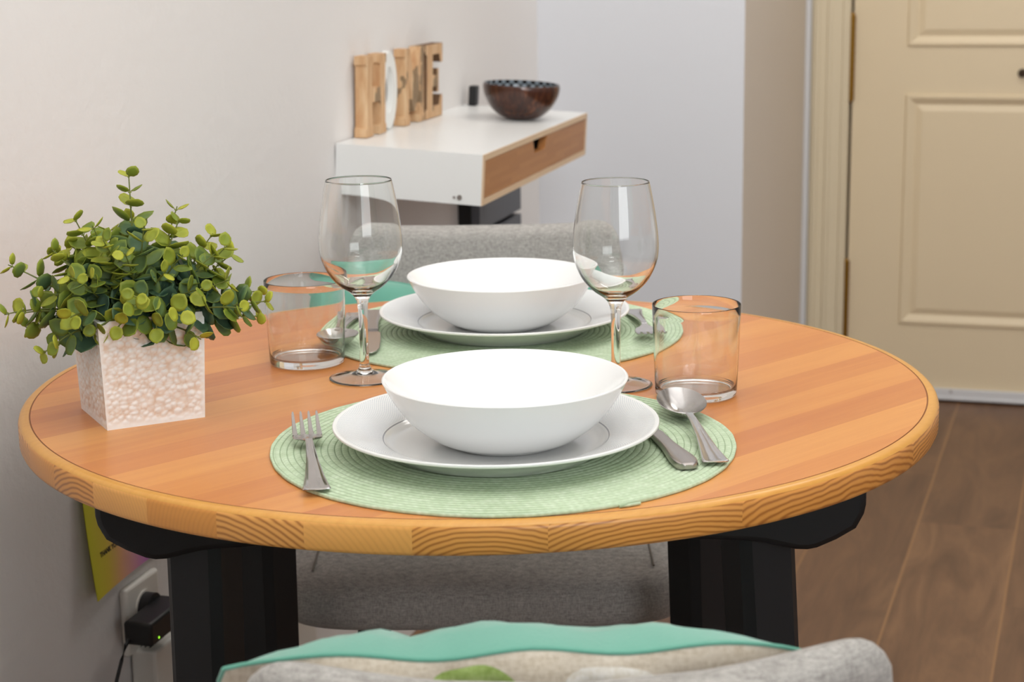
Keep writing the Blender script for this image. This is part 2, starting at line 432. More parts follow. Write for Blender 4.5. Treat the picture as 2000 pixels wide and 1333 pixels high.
# ---------------------------------------------------------------- table
PA = R(43.5)
TX, TY, TR = -0.0306, 1.6378, 0.4208
table = thing('dining_table', 'round pine dining table with black legs set for two', 'table', (TX, TY, 0))
th = 0.0255
prof = [(0.0, 0.0), (0.2, 0.0), (TR - 0.0110, 0.0), (TR - 0.0106, -0.0006), (TR - 0.0101, -0.0006), (TR - 0.0097, 0.0), (TR - 0.006, 0.0), (TR - 0.003, -0.0008), (TR - 0.0008, -0.0028), (TR, -0.0055),
        (TR, -th + 0.004), (TR - 0.0012, -th + 0.0012), (TR - 0.004, -th), (0.2, -th), (0.0, -th)]
m = lathe(prof, 256)
o = m.build('tabletop', [M_top, M_groove, M_lip, M_edge], table, True, ang=50)
o.location = (0, 0, T); o.rotation_euler = (0, 0, PA)
for p in o.data.polygons:
    c = p.center; r = math.hypot(c.x, c.y)
    if r > TR - 0.0005 * 6 and c.z < -0.0035: p.material_index = 3
    elif TR - 0.0109 < r < TR - 0.0098 and c.z > -0.0015 and c.z < -0.0001: p.material_index = 1
    elif r >= TR - 0.0098 and c.z > -0.0042: p.material_index = 2
    elif c.z < -0.02: p.material_index = 3
    else: p.material_index = 0
# cross beams with boat-shaped ends
def beam(y, x0, x1, zt, zb, w):
    m = MB(); n = 16; rings = []
    e = [(0, 0), (0, -0.030), (0.0016, -0.038), (0.008, -0.0505), (0.024, -0.0600), (0.040, -0.0670), (0.048, -0.0685), (0.058, -0.0680), (0.085, -0.0615), (0.10, -0.0600), (0.18, -0.0560)]
    prof = [(x0 + a, zt + b_) for a, b_ in e] + [(x1 - a, zt + b_) for a, b_ in reversed(e)]
    rings = [[(p[0], y + s * w / 2, p[1]) for p in prof] for s in (-1, 1)]
    m.rings(rings); return m
zt = T - th
beam(-0.192, -0.317, 0.322, zt, T - 0.094, 0.065).build('cross_beam', M_black, table, True, bevel=0.006, ang=50)
beam(0.180, -0.317, 0.322, zt, T - 0.094, 0.065).build('cross_beam', M_black, table, True, bevel=0.006, ang=50)
def tleg(x, y, rot, sx, sy):
    m = MB(); rings = []
    for z, a in ((T - 0.084, 0.052), (0.0, 0.046)):
        k = 1 - z / (T - 0.084)
        cx, cy = x + sx * k * 0.045, y + sy * k * 0.03
        ch = 0.008
        h = a / 2
        q = [(-h, -h + ch), (-h + ch, -h), (h - ch, -h), (h, -h + ch), (h, h - ch), (h - ch, h), (-h + ch, h), (-h, h - ch)]
        rings.append([(cx + px * math.cos(rot) - py * math.sin(rot), cy + px * math.sin(rot) + py * math.cos(rot), z) for px, py in q])
    m.rings(rings); return m
for x, y, rot, sx, sy in ((-0.234, -0.185, R(-20), -0.15, -0.6), (0.236, -0.185, R(20), 0.9, -0.6), (-0.228, 0.135, R(-35), -0.1, 0.8), (0.216, 0.135, R(35), 0.5, 0.8)):
    tleg(x, y, rot, sx, sy).build('leg', M_black, table, False)

# ---------------------------------------------------------------- placemats, plates, bowls
def placemat(loc, rz, label):
    m = MB(); Rm = 0.1905; seg = 180; prof = [(0.0, 0.0022)]
    N = 320
    for i in range(1, N + 1):
        r = Rm * i / N
        fr = (r / 0.0055) % 1; fr2 = (r / 0.011) % 1
        z = 0.0020 + 0.0010 * math.sqrt(max(0, 1 - (2 * fr - 1) ** 2))
        prof.append((r - 0.0002, z))
    prof += [(Rm, 0.0018), (Rm, 0.0008), (Rm - 0.0012, 0.0), (0.0, 0.0)]
    m = lathe(prof, seg)
    for v in m.v:
        a = math.atan2(v.y, v.x); r = math.hypot(v.x, v.y)
        k = 1 + (0.0035 * math.sin(3 * a + 1) + 0.002 * math.sin(7 * a)) * (r / Rm) ** 2
        if r > Rm - 0.004: k += 0.003 * math.sin(37 * a) * 0.3
        v.x *= k; v.y *= k
        if v.z > 0.001: v.z += 0.0004 * noise.noise(Vector((v.x * 25, v.y * 25, 0)))
    # loose end of the cord
    m.tube([(0.080, -0.1738, 0.0014), (0.088, -0.1712, 0.0016), (0.096, -0.1672, 0.0016)], 0.0013, 6)
    o = m.build('placemat', M_mat, None, True, ang=80)
    o.location = loc; o.rotation_euler = (0, 0, rz)
    return tag(o, label, 'placemat', 'round woven green placemats')
placemat((-0.009, 1.4184, T), 0.03, 'round woven light green placemat at the near place setting')
placemat((-0.0117, 1.8583, T), 2.2, 'round woven light green placemat at the far place setting')

ZM = T + 0.0036
def plate(loc, rz, label):
    prof = smooth_prof([(0.0, 0.0045), (0.05, 0.0045), (0.078, 0.0050), (0.087, 0.0075), (0.093, 0.0112), (0.109, 0.0170), (0.125, 0.0219), (0.1305, 0.0234), (0.132, 0.0226), (0.1308, 0.0206), (0.122, 0.0178), (0.107, 0.0118), (0.095, 0.0058), (0.088, 0.0020), (0.084, 0.0), (0.078, 0.0010), (0.06, 0.0016), (0.0, 0.0016)], 5)
    o = lathe(prof, 160).build('dinner_plate', M_plate, None, True, ang=80); o.location = loc; o.rotation_euler = (0, 0, rz)
    return tag(o, label, 'plate', 'dinner plates with dotted grey rims')
plate((-0.014, 1.4020, ZM), 0, 'white dinner plate with dotted grey rim on the near placemat')
plate((-0.0075, 1.8570, ZM), 0.3, 'white dinner plate with dotted grey rim on the far placemat')
def bowl(loc, rz, label):
    prof = smooth_prof([(0.0, 0.0046), (0.03, 0.0049), (0.050, 0.0095), (0.069, 0.0225), (0.084, 0.0385), (0.0955, 0.0525), (0.0975, 0.0546), (0.0990, 0.0540), (0.0984, 0.0518), (0.0905, 0.0375), (0.0785, 0.0215), (0.062, 0.0082), (0.050, 0.0024), (0.0440, 0.0), (0.040, 0.0005), (0.036, 0.0012), (0.0, 0.0012)], 6)
    o = lathe(prof, 160).build('soup_bowl', M_bowl, None, True, ang=80); o.location = loc; o.rotation_euler = (0, 0, rz)
    return tag(o, label, 'bowl', 'white soup bowls stacked on the plates')
ZB = ZM + 0.0046
bowl((-0.0062, 1.4030, ZB), 0, 'plain white soup bowl on the near dinner plate')
bowl((-0.0105, 1.8600, ZB), 0, 'plain white soup bowl on the far dinner plate')

# ---------------------------------------------------------------- glasses
def wine_glass(loc, label):
    H = 0.190
    out = [(0.0, 0.0052), (0.010, 0.0046), (0.022, 0.0020), (0.030, 0.0003), (0.0328, 0.0001), (0.0338, 0.0008), (0.0328, 0.0016), (0.022, 0.0036), (0.010, 0.0066), (0.0058, 0.0105), (0.0045, 0.0180), (0.0042, 0.040), (0.0046, 0.066), (0.0062, 0.0765), (0.0110, 0.0830),
           (0.0215, 0.0905), (0.0310, 0.1015), (0.0372, 0.1150), (0.0393, 0.1270), (0.0388, 0.1420), (0.0362, 0.1620), (0.0330, 0.1800), (0.0309, H)]
    inn = [(0.0302, H), (0.0323, 0.1800), (0.0355, 0.1620), (0.0380, 0.1420), (0.0384, 0.1270), (0.0362, 0.1155), (0.0299, 0.1030), (0.0200, 0.0925), (0.0095, 0.0872), (0.0, 0.0855)]
    o1 = smooth_prof(out, 5); i1 = smooth_prof(inn, 5)
    prof = o1 + [(0.03075, H + 0.00030), (0.03055, H + 0.0004), (0.03035, H + 0.00030)] + i1
    o = lathe(prof, 96).build('wine_glass', M_glass, None, True, ang=80); o.location = loc
    return tag(o, label, 'glass', 'stemmed wine glasses')
wine_glass((-0.1405, 1.6600, T + 0.0002), 'clear stemmed wine glass standing left of the bowls')
wine_glass((0.0960, 1.6180, T + 0.0002), 'clear stemmed wine glass standing right of the bowls')
def tumbler(loc, label):
    H = 0.0838
    out = [(0.0, 0.0012), (0.030, 0.0010), (0.0335, 0.0), (0.0358, 0.0006), (0.0368, 0.0028), (0.0372, 0.008), (0.0382, 0.035), (0.0400, H - 0.0008)]
    inn = [(0.0390, H - 0.0008), (0.0370, 0.035), (0.0357, 0.0120), (0.0344, 0.0082), (0.030, 0.0066), (0.0, 0.0062)]
    prof = smooth_prof(out, 4) + [(0.0398, H - 0.0002), (0.0395, H), (0.0392, H - 0.0002)] + smooth_prof(inn, 4)
    o = lathe(prof, 96).build('tumbler', M_glass, None, True, ang=80); o.location = loc
    return tag(o, label, 'glass', 'straight-sided tumblers')
tumbler((-0.2030, 1.7310, T + 0.0002), 'low clear tumbler standing left of the left wine glass')
tumbler((0.1665, 1.5800, T + 0.0002), 'low clear tumbler standing behind the near spoon')

# ---------------------------------------------------------------- cutlery (local +x from handle end to tip)
def ribbon(st):
    """stations (x, halfwidth, z, thickness, rim)"""
    rings = []
    for x, w, z, t, rim in st:
        top = [(-1, 0.35), (-0.93, 0.9), (-0.8, 1.0), (-0.62, 1 - rim), (-0.25, 1 - rim * 0.6), (0.25, 1 - rim * 0.6), (0.62, 1 - rim), (0.8, 1.0), (0.93, 0.9), (1, 0.35)]
        bot = [(0.85, 0.0), (0.3, -0.1), (-0.3, -0.1), (-0.85, 0.0)]
        rings.append([(x, u * w, z + k * t) for u, k in top + bot])
    m = MB(); m.rings(rings); return m
def interp(keys, n):
    out = []
    for i in range(n + 1):
        s = i / n * (len(keys) - 1); k = min(int(s), len(keys) - 2); f = s - k; f = f * f * (3 - 2 * f) if False else f
        out.append(tuple(a + (b_ - a) * f for a, b_ in zip(keys[k], keys[k + 1])))
    return out
def handle_stations(L):
    return [(0.0, 0.0075, 0.0034, 0.0008, 0.1), (0.0008, 0.0102, 0.0030, 0.0016, 0.1), (0.003, 0.0108, 0.0024, 0.0024, 0.3), (0.010, 0.0102, 0.0020, 0.0026, 0.45), (0.030, 0.0078, 0.0034, 0.0026, 0.45), (0.060, 0.0052, 0.0068, 0.0027, 0.35), (L * 0.85, 0.0034, 0.0098, 0.0028, 0.1), (L, 0.0031, 0.0100, 0.0026, 0.0)]
def fork():
    m = ribbon(handle_stations(0.112))
    r = ribbon([(0.108, 0.0030, 0.0100, 0.0026, 0), (0.116, 0.0034, 0.0094, 0.0024, 0), (0.121, 0.0065, 0.0088, 0.002, 0), (0.125, 0.0108, 0.0082, 0.0019, 0), (0.131, 0.0122, 0.0074, 0.0018, 0), (0.139, 0.0122, 0.0070, 0.0017, 0)])
    m.add(r.v, r.f)
    for k in range(4):
        c = -0.0100 + k * 0.00667
        q = ribbon([(0.1385, 0.0023, 0.0070, 0.0017, 0), (0.155, 0.0019, 0.0085, 0.0016, 0), (0.172, 0.0014, 0.0125, 0.0015, 0), (0.180, 0.0010, 0.0155, 0.0013, 0), (0.183, 0.0003, 0.0168, 0.0005, 0)])
        for v in q.v: v.y += c
        m.add(q.v, q.f)
    return m
def spoon():
    m = ribbon(handle_stations(0.118))
    # bowl: egg-shaped dish, rings over inner surface then outer
    cx, n = 0.154, 48; rings = []
    def pt(u, a, off):
        A = 0.0350; Bw = 0.0208 * (1 + 0.10 * math.cos(a))
        x = cx + A * u * math.cos(a) ; y = Bw * u * math.sin(a) * (1 - 0.10 * math.cos(a) * u)
        z = 0.0014 + 0.0105 * u ** 2.0 + 0.0050 * u * u * (1 + math.cos(a)) / 2
        if off: z -= 0.0011 * (1 if u < 0.97 else 0.8)
        return (x, y, z)
    us = [0.02, 0.2, 0.4, 0.6, 0.75, 0.87, 0.95, 1.0]
    for u in us: rings.append([pt(u, 2 * PI * k / n, 0) for k in range(n)])
    for u in reversed(us): rings.append([pt(u * 1.015, 2 * PI * k / n, 1) for k in range(n)])
    m2 = MB(); m2.rings(rings); m.add(m2.v, m2.f)
    nk = ribbon([(0.112, 0.0033, 0.0098, 0.0026, 0), (0.119, 0.0042, 0.0096, 0.0022, 0), (0.1235, 0.0065, 0.0088, 0.0016, 0)]); m.add(nk.v, nk.f)
    return m
def place(o, hx, hy, tx, ty, z=ZM, tilt=0):
    o.location = (hx, hy, z); o.rotation_euler = (0, tilt, math.atan2(ty - hy, tx - hx))
f1 = fork().build('fork', M_steel, None, True, ang=35); place(f1, -0.1475, 1.2840, -0.1745, 1.454, T + 0.0027)
tag(f1, 'stainless fork with tines pointing away on the near placemat', 'fork', 'dinner forks')
f2 = f1.copy(); C.objects.link(f2); f2.name = 'fork'; place(f2, 0.1330, 1.936, 0.1405, 1.766, T + 0.0027)
f2['label'] = 'stainless fork with tines pointing forward on the far placemat'
s1 = spoon().build('spoon', M_steel, None, True, ang=50); place(s1, 0.1585, 1.3640, 0.1320, 1.5)
s1.rotation_euler = (0, 0, math.atan2(0.134, -0.011))
s1.location = (0.1575, 1.3390, ZM - 0.0005)
tag(s1, 'stainless soup spoon lying on the near placemat beside the knife', 'spoon', 'soup spoons')
s2 = s1.copy(); C.objects.link(s2); s2.name = 'spoon'; s2.location = (-0.172, 1.9380, ZM - 0.0005); s2.rotation_euler = (0, 0, R(-92))
s2['label'] = 'stainless soup spoon on the far placemat behind the left wine glass'
def knife(loc, rz, label):
    k = thing('table_knife', label, 'knife', loc, rz, 'table knives')
    h = ribbon([(0, 0.0035, 0.0012, 0.003, 0), (0.001, 0.0065, 0.0006, 0.005, 0), (0.004, 0.0090, 0.0, 0.0062, 0.1), (0.012, 0.0102, 0.0, 0.0066, 0.15), (0.022, 0.0100, 0.0, 0.0066, 0.15), (0.040, 0.0080, 0.0, 0.0064, 0.12), (0.060, 0.0062, 0.0002, 0.006, 0.1), (0.085, 0.0060, 0.0006, 0.0052, 0.05), (0.095, 0.0064, 0.0009, 0.0046, 0), (0.1, 0.0062, 0.0012, 0.004, 0)])
    h.build('handle', M_steel2, k, True, ang=35)
    out = []
    up_ = [(0.098, 0.0058), (0.106, 0.0062), (0.112, 0.0088), (0.150, 0.0095), (0.185, 0.0090), (0.198, 0.0062), (0.206, 0.0015)]
    dn_ = [(0.206, -0.001), (0.196, -0.0060), (0.150, -0.0078), (0.112, -0.0070), (0.106, -0.0058), (0.098, -0.0056)]
    pts = up_ + dn_
    b = MB(); b.rings([[(x, y, 0.0022) for x, y in pts], [(x, y, 0.0036) for x, y in pts]]); b.build('blade', M_steel, k, True, ang=30, bevel=0.0004)
    return k
knife((0.1350, 1.3285, ZM), math.atan2(0.127, -0.024), 'stainless table knife tucked under the rim of the near plate')
knife((-0.152, 1.9450, ZM), R(-87), 'stainless table knife beside the far plate, blade pointing forward')

# ---------------------------------------------------------------- planter
def planter():
    rz = R(27.4)
    p = thing('potted_plant', 'artificial eucalyptus in a hammered white square pot on the table', 'plant', (-0.3295, 1.5430, T), rz)
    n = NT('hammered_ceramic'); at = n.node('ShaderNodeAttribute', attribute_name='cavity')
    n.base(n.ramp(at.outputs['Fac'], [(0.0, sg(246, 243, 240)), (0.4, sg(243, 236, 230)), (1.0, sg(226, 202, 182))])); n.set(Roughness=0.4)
    mp = n.m
    m = MB(); cav = []; S0, S1, H, N = 0.0435, 0.0468, 0.0955, 84
    for side in range(4):
        base = len(m.v); vv = []; a = side * PI / 2
        for j in range(N + 1):
            for i in range(N + 1):
                u = i / N * 2 - 1; w = j / N; s = S0 + (S1 - S0) * w
                px = u * s; pz = w * H
                q = Vector((u * s * 1.0, 0, pz)) * 172 + Vector((side * 40, 0, 3))
                q.x *= 1.0; q.z *= 1.25
                d, _ = noise.voronoi(q, distance_metric='DISTANCE')
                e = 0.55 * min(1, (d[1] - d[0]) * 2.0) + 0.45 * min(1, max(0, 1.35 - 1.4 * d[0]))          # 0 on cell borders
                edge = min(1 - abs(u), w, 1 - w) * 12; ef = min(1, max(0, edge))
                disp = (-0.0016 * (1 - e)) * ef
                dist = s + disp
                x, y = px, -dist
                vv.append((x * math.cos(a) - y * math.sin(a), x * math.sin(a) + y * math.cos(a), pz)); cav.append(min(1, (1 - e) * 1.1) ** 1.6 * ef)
        f = [(j * (N + 1) + i, j * (N + 1) + i + 1, (j + 1) * (N + 1) + i + 1, (j + 1) * (N + 1) + i) for j in range(N) for i in range(N)]
        m.add(vv, f)
    # rim and inner walls, base
    def sq(s, z): return [(-s, -s, z), (s, -s, z), (s, s, z), (-s, s, z)]
    v = sq(S1, H) + sq(S1 - 0.004, H) + sq(S1 - 0.006, 0.06) + sq(S0, 0.0)
    f = [(k, (k + 1) % 4, (k + 1) % 4 + 4, k + 4) for k in range(4)] + [(k + 4, (k + 1) % 4 + 4, (k + 1) % 4 + 8, k + 8) for k in range(4)] + [(8, 9, 10, 11), (15, 14, 13, 12)]
    m.add(v, f); cav += [0] * 16
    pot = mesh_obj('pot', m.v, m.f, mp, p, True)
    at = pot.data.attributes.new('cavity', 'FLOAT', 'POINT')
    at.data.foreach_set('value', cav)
    for pl in pot.data.polygons[-10:]: pl.use_smooth = False
    g = MB(); g.box((-0.041, -0.041, 0.06), (0.041, 0.041, 0.082)); g.build('moss_filler', plain('dark_moss', sg(34, 40, 22), 0.9, var=0.5, vs=200), p, False)
    # leaves
    n = NT('eucalyptus_leaf'); at = n.node('ShaderNodeAttribute', attribute_name='tint')
    f = n.noise(n.obj(), 160, 3)
    col = n.ramp(at.outputs['Fac'], [(0.0, sg(62, 90, 78)), (0.3, sg(84, 112, 78)), (0.58, sg(126, 142, 46)), (1.0, sg(184, 184, 58))])
    col = n.mix(n.math('MULTIPLY', f, 0.25), col, sg(44, 70, 50)); n.base(col); n.set(Roughness=0.5)
    n.b.inputs['Specular IOR Level'].default_value = 0.3
    n.b.inputs['Subsurface Weight'].default_value = 0.0
    ml = n.m
    ms = plain('leaf_stem', sg(108, 116, 52), 0.6)
    rnd = random.Random(11)
    sprigs = []
    # explicit outer sprigs (world-like azimuth around the pot; x right, y away) then a filled dome
    def sprig(az, elev, L, droop, r0=0.02, s0=1.0, yel=0.0):
        a = az - rz
        pts = []; pos = Vector((math.cos(a) * r0, math.sin(a) * r0, 0.078)); el = elev
        dirh = Vector((math.cos(a), math.sin(a), 0)); K = 14
        bend = rnd.uniform(-0.5, 0.5)
        for k in range(K + 1):
            pts.append(pos.copy())
            hd = Matrix.Rotation(bend * k / K, 3, 'Z') @ dirh
            dr = hd * math.cos(el) + Vector((0, 0, math.sin(el)))
            pos = pos + dr * (L / K); el -= droop / K
        sm = MB(); sm.tube(pts, [0.0013 * (1 - 0.6 * k / K) for k in range(K + 1)], 6)
        so = sm.build('stem', ms, p)
        lm = MB(); tint = []
        nl = max(4, int(L / 0.0122)); rot = rnd.uniform(0, PI)
        for q in range(nl):
            f = (q + 0.7) / nl
            if f < 0.12: continue
            s = f * K; k = min(int(s), K - 1); c = pts[k].lerp(pts[k + 1], s - k); t = (pts[k + 1] - pts[k]).normalized()
            side = t.cross(Vector((0, 0, 1)));
            if side.length < 0.1: side = Vector((1, 0, 0))
            side.normalize(); upv = side.cross(t).normalized(); rot += PI / 2 + rnd.uniform(-0.3, 0.3)
            size = (0.0150 - 0.0098 * f ** 1.15) * s0 * rnd.uniform(0.85, 1.15)
            for sgn in (0, PI):
                o_ = side * math.cos(rot + sgn) + upv * math.sin(rot + sgn)
                ax = (o_ * 0.95 + t * rnd.uniform(0.3, 0.9)).normalized()      # leaf axis
                nrm = (t - ax * t.dot(ax)); nrm = (nrm.normalized() + Vector((rnd.uniform(-.45, .45), rnd.uniform(-.45, .45), rnd.uniform(-.1, .6)))); nrm = (nrm - ax * nrm.dot(ax)).normalized()
                tv = nrm.cross(ax)
                cen = c + ax * (size * 1.25)
                vs = [cen - nrm * size * 0.12]; tn = []
                base_t = min(1, max(0, -0.04 + 0.82 * f ** 1.6 + rnd.uniform(-0.18, 0.30) + yel)); tn.append(base_t)
                NS = 10
                for rr, ht in ((0.6, -0.05), (1.0, 0.12)):
                    for w in range(NS):
                        an = 2 * PI * w / NS
                        pr = rr * (1 + (0.14 if w == 0 else 0) - (0.05 if w == NS // 2 else 0))
                        vs.append(cen + ax * math.cos(an) * size * pr + tv * math.sin(an) * size * pr * 0.98 + nrm * size * (ht + rnd.uniform(-.03, .03)))
                        tn.append(min(1, base_t + (0.16 if rr == 1.0 else 0)))
                fs = [(0, 1 + w, 1 + (w + 1) % NS) for w in range(NS)] + [(1 + w, 1 + NS + w, 1 + NS + (w + 1) % NS, 1 + (w + 1) % NS) for w in range(NS)]
                # back side sheet a little below for thickness
                k0 = len(vs); vs2 = [v - nrm * 0.0004 for v in vs]; fs2 = [tuple(reversed([i + k0 for i in fc])) for fc in fs]
                rim = [(1 + NS + w, k0 + 1 + NS + w, k0 + 1 + NS + (w + 1) % NS, 1 + NS + (w + 1) % NS) for w in range(NS)]
                lm.add(vs + vs2, fs + fs2 + rim); tint.extend(tn + tn)
                lm.tube([c, cen - ax * size * 0.95], 0.0005, 4); tint.extend([0.7] * 8)
        lo = mesh_obj('leaves', lm.v, lm.f, ml, so, True)
        a_ = lo.data.attributes.new('tint', 'FLOAT', 'POINT'); a_.data.foreach_set('value', tint)
    ex = [  # azimuth (0 right, 90 away, 270 toward the viewer), elevation, length, droop
        (100, 86, 0.140, 0.10), (175, 42, 0.108, 0.3), (182, 28, 0.112, 0.7), (165, 52, 0.098, 0.3), (190, 14, 0.098, 0.5), (200, 34, 0.088, 0.8),
        (5, 46, 0.100, 0.2), (352, 24, 0.103, 0.4), (12, 32, 0.104, 0.7), (342, 36, 0.088, 0.8), (0, 14, 0.094, 0.4), (212, 6, 0.084, 0.6), (5, 60, 0.094, 0.3),
        (20, 72, 0.090, 0.4), (120, 75, 0.09, 0.3), (255, 66, 0.086, 0.8), (240, 48, 0.080, 1.0), (270, 54, 0.080, 1.0), (290, 60, 0.082, 1.0), (310, 46, 0.080, 1.0),
        (325, 54, 0.084, 0.8), (235, 64, 0.086, 0.7), (228, 26, 0.072, 1.0), (285, 76, 0.088, 0.6), (60, 55, 0.086, 0.6), (90, 45, 0.085, 0.8), (140, 42, 0.088, 0.7),
        (320, 22, 0.074, 0.9), (150, 64, 0.092, 0.5), (345, 64, 0.088, 0.5), (190, 62, 0.094, 0.4), (260, 82, 0.086, 0.5), (300, 70, 0.076, 0.7), (215, 72, 0.082, 0.6), (245, 36, 0.066, 0.9), (275, 40, 0.062, 0.9), (300, 36, 0.064, 0.9), (330, 72, 0.084, 0.6), (265, 70, 0.098, 0.3), (95, 72, 0.100, 0.3), (200, 76, 0.104, 0.2), (10, 76, 0.098, 0.2), (290, 80, 0.100, 0.3), (225, 80, 0.098, 0.3), (45, 80, 0.104, 0.2), (170, 76, 0.086, 0.4), (30, 50, 0.086, 0.6), (205, 50, 0.082, 0.7), (350, 50, 0.084, 0.6)]
    for (az, el, L, dr) in ex:
        if 50 <= el < 86: L *= 1.0 + 0.08 * (el - 50) / 30
        sprig(R(az), R(el), L * 0.95, dr, rnd.uniform(0.006, 0.03), 1.0, 0.0)
    return p
planter()

# ---------------------------------------------------------------- chairs
def super_ring(hw, hd, n, e, z, cx=0, cy=0):
    out = []
    for k in range(n):
        a = 2 * PI * k / n; c, s = math.cos(a), math.sin(a)
        out.append((cx + hw * math.copysign(abs(c) ** (2 / e), c), cy + hd * math.copysign(abs(s) ** (2 / e), s), z))
    return out
def make_chair(label, loc, rz, top):
    """local: +y is the sitter's front, seat front edge at y=+0.24, backrest near y=-0.25"""
    c = thing('dining_chair', label, 'chair', loc, rz, 'grey upholstered dining chairs')
    m = MB(); rings = []
    for z, k in ((0.412, 0.90), (0.416, 0.955), (0.424, 0.985), (0.440, 1.0), (0.456, 0.992), (0.466, 0.965), (0.471, 0.92), (0.474, 0.80), (0.475, 0.5), (0.475, 0.05)):
        rings.append(super_ring(0.244 * k, 0.235 * (1 - (1 - k) * 0.9), 80, 5.5, z))
    m.rings(rings); m.build('seat', M_grey, c, True, ang=60)
    for s in (-1, 1):
        q = MB(); q.tube([(s * 0.190, -0.19 + k * 0.02, 0.4742) for k in range(20)], 0.0012, 6); q.build('seat_seam', M_seam, c)
    # curved backrest lofted upward
    m = MB(); rings = []; z0, z1 = 0.40, top; rc = 0.034
    zs = [z0 + (z1 - z0) * k / 14 for k in range(13)] + [z1 - rc * (1 - math.sin(R(a))) for a in (15, 30, 45, 58, 68, 78, 85, 89)]
    zs = sorted(set(round(z, 5) for z in zs))
    NP = 72
    def curve(x, z):
        k = (z - z0) / (z1 - z0)
        return -0.262 - 0.052 * k + 1.45 * x * x
    for z in zs:
        k = (z - z0) / (z1 - z0)
        hw = 0.212 - 0.022 * k - 0.012 * k * k
        if z > z1 - rc: hw -= rc * (1 - math.sqrt(max(0, 1 - ((z - (z1 - rc)) / rc) ** 2)))
        ht = 0.022
        if z > z1 - 0.014: ht *= math.sqrt(max(0.03, 1 - ((z - (z1 - 0.014)) / 0.014) ** 2))
        ring = []
        for j in range(NP):
            a = 2 * PI * j / NP; cc, s = math.cos(a), math.sin(a)
            x = hw * math.copysign(abs(cc) ** (2 / 6.0), cc); t = ht * math.copysign(abs(s) ** (2 / 2.6), s)
            dip = 0.011 * max(0, k) ** 3 * (1 - (x / 0.18) ** 2)
            ring.append((x, curve(x, z) + t, z - dip))
        rings.append(ring)
    m.rings(rings); bk = m.build('backrest', M_grey, c, True, ang=60)
    q = MB(); zz = top - 0.018
    q.tube([(x / 100, curve(x / 100, zz) - 0.0222, zz - 0.011 * 0.87 * (1 - (x / 18) ** 2)) for x in range(-15, 16)], 0.0012, 6); q.build('top_seam', M_seam, c)
    for sx in (-1, 1):
        for sy in (-1, 1):
            q = MB(); q.tube([(sx * 0.13, sy * 0.14, 0.413), (sx * 0.165, sy * 0.20, 0.0)], [0.014, 0.009], 12); q.build('leg', M_black, c, True)
    q = MB(); q.box((-0.15, -0.02, 0.398), (0.15, 0.02, 0.413)); q.box((-0.02, -0.16, 0.398), (0.02, 0.16, 0.413)); q.build('seat_frame', M_black, c, False)
    return c
far = make_chair('grey upholstered chair facing the viewer on the far side of the table', (-0.036, 2.082, 0), PI, 0.792)
near = make_chair('grey upholstered chair seen from behind at the near side of the table', (0.012, 1.190, 0), R(3.8), 0.782)

def cushion(label, loc, rot, w, h, tk, emb=False, seed=0, front=M_velvet, bck=M_linen):
    """local x across, z up, +y the front face"""
    c = thing('cushion', label, 'cushion', loc, 0, 'velvet and linen cushions on the chairs'); c.rotation_euler = rot
    N = 40
    def P_(u, v, s):
        x = w / 2 * u * (1 - 0.03 * (1 - v * v) - 0.06 * v ** 8); z = h / 2 * v * (1 - 0.03 * (1 - u * u) - 0.06 * u ** 8) + h / 2
        e = (max(0, 1 - u * u) ** 0.55) * (max(0, 1 - v * v) ** 0.55)
        wr = noise.noise(Vector((u * 3 + seed, v * 2.2, s * 5))) * 0.012 + noise.noise(Vector((u * 8 + seed + v * 4, v * 5, s * 5))) * 0.008
        wavy = 0.004 * math.sin(u * 9 + seed) * (1 - u * u) * abs(v)
        return (x, s * ((tk * 0.78 if s > 0 else tk * 0.30) * e + wr * e ** 0.5 + 0.0005), z + wavy)
    for s, nm, mt in ((1, 'front_panel', front), (-1, 'back_panel', bck)):
        m = MB(); v = [P_(i / N * 2 - 1, j / N * 2 - 1, s) for j in range(N + 1) for i in range(N + 1)]
        f = [(j * (N + 1) + i, j * (N + 1) + i + 1, (j + 1) * (N + 1) + i + 1, (j + 1) * (N + 1) + i) for j in range(N) for i in range(N)]
        if s > 0: f = [tuple(reversed(q)) for q in f]
        m.add(v, f); mesh_obj(nm, m.v, m.f, mt, c, True)
        pan = m
    if emb:
        for (u0, v0, ru, rv, mt, lb) in emb:
            e = MB(); v = []; f = []; RN, AN = 8, 40
            for i in range(RN + 1):
                for k in range(AN):
                    a = 2 * PI * k / AN; rr = i / RN
                    q = P_(u0 + ru * rr * math.cos(a), v0 + rv * rr * math.sin(a), -1)
                    v.append((q[0], q[1] - 0.0015 * (1 if i < RN else 0), q[2]))
            f = [(i * AN + k, i * AN + (k + 1) % AN, (i + 1) * AN + (k + 1) % AN, (i + 1) * AN + k) for i in range(RN) for k in range(AN)]
            e.add(v, f); mesh_obj('embroidered_patch', e.v, e.f, mt, c, True)['label'] = lb
    # piped seam around the edge
    pts = []
    for k in range(121):
        t = k / 30
        u, v = [(-1 + 2 * t, 1), (1, 1 - 2 * (t - 1)), (1 - 2 * (t - 2), -1), (-1, -1 + 2 * (t - 3))][min(3, int(t))]
        a = P_(u, v, 1); pts.append((a[0], 0, a[2]))
    sm = MB(); sm.tube(pts, 0.0014, 6); sm.build('edge_seam', front, c)
    return c
cushion('turquoise velvet cushion leaning on the backrest of the far chair', (-0.075, 2.195, 0.478), (R(14), 0, R(180)), 0.37, 0.262, 0.08, seed=3, bck=M_velvet)
cushion('turquoise velvet cushion with a cream linen back, against the near chair', (-0.008, 1.088, 0.478), (R(27), 0, R(2.5)), 0.345, 0.326, 0.112, seed=1,
        emb=[(-0.16, 0.86, 0.19, 0.12, M_embg, 'green embroidered patch'), (0.34, 0.865, 0.19, 0.115, M_embw, 'white embroidered patch')])

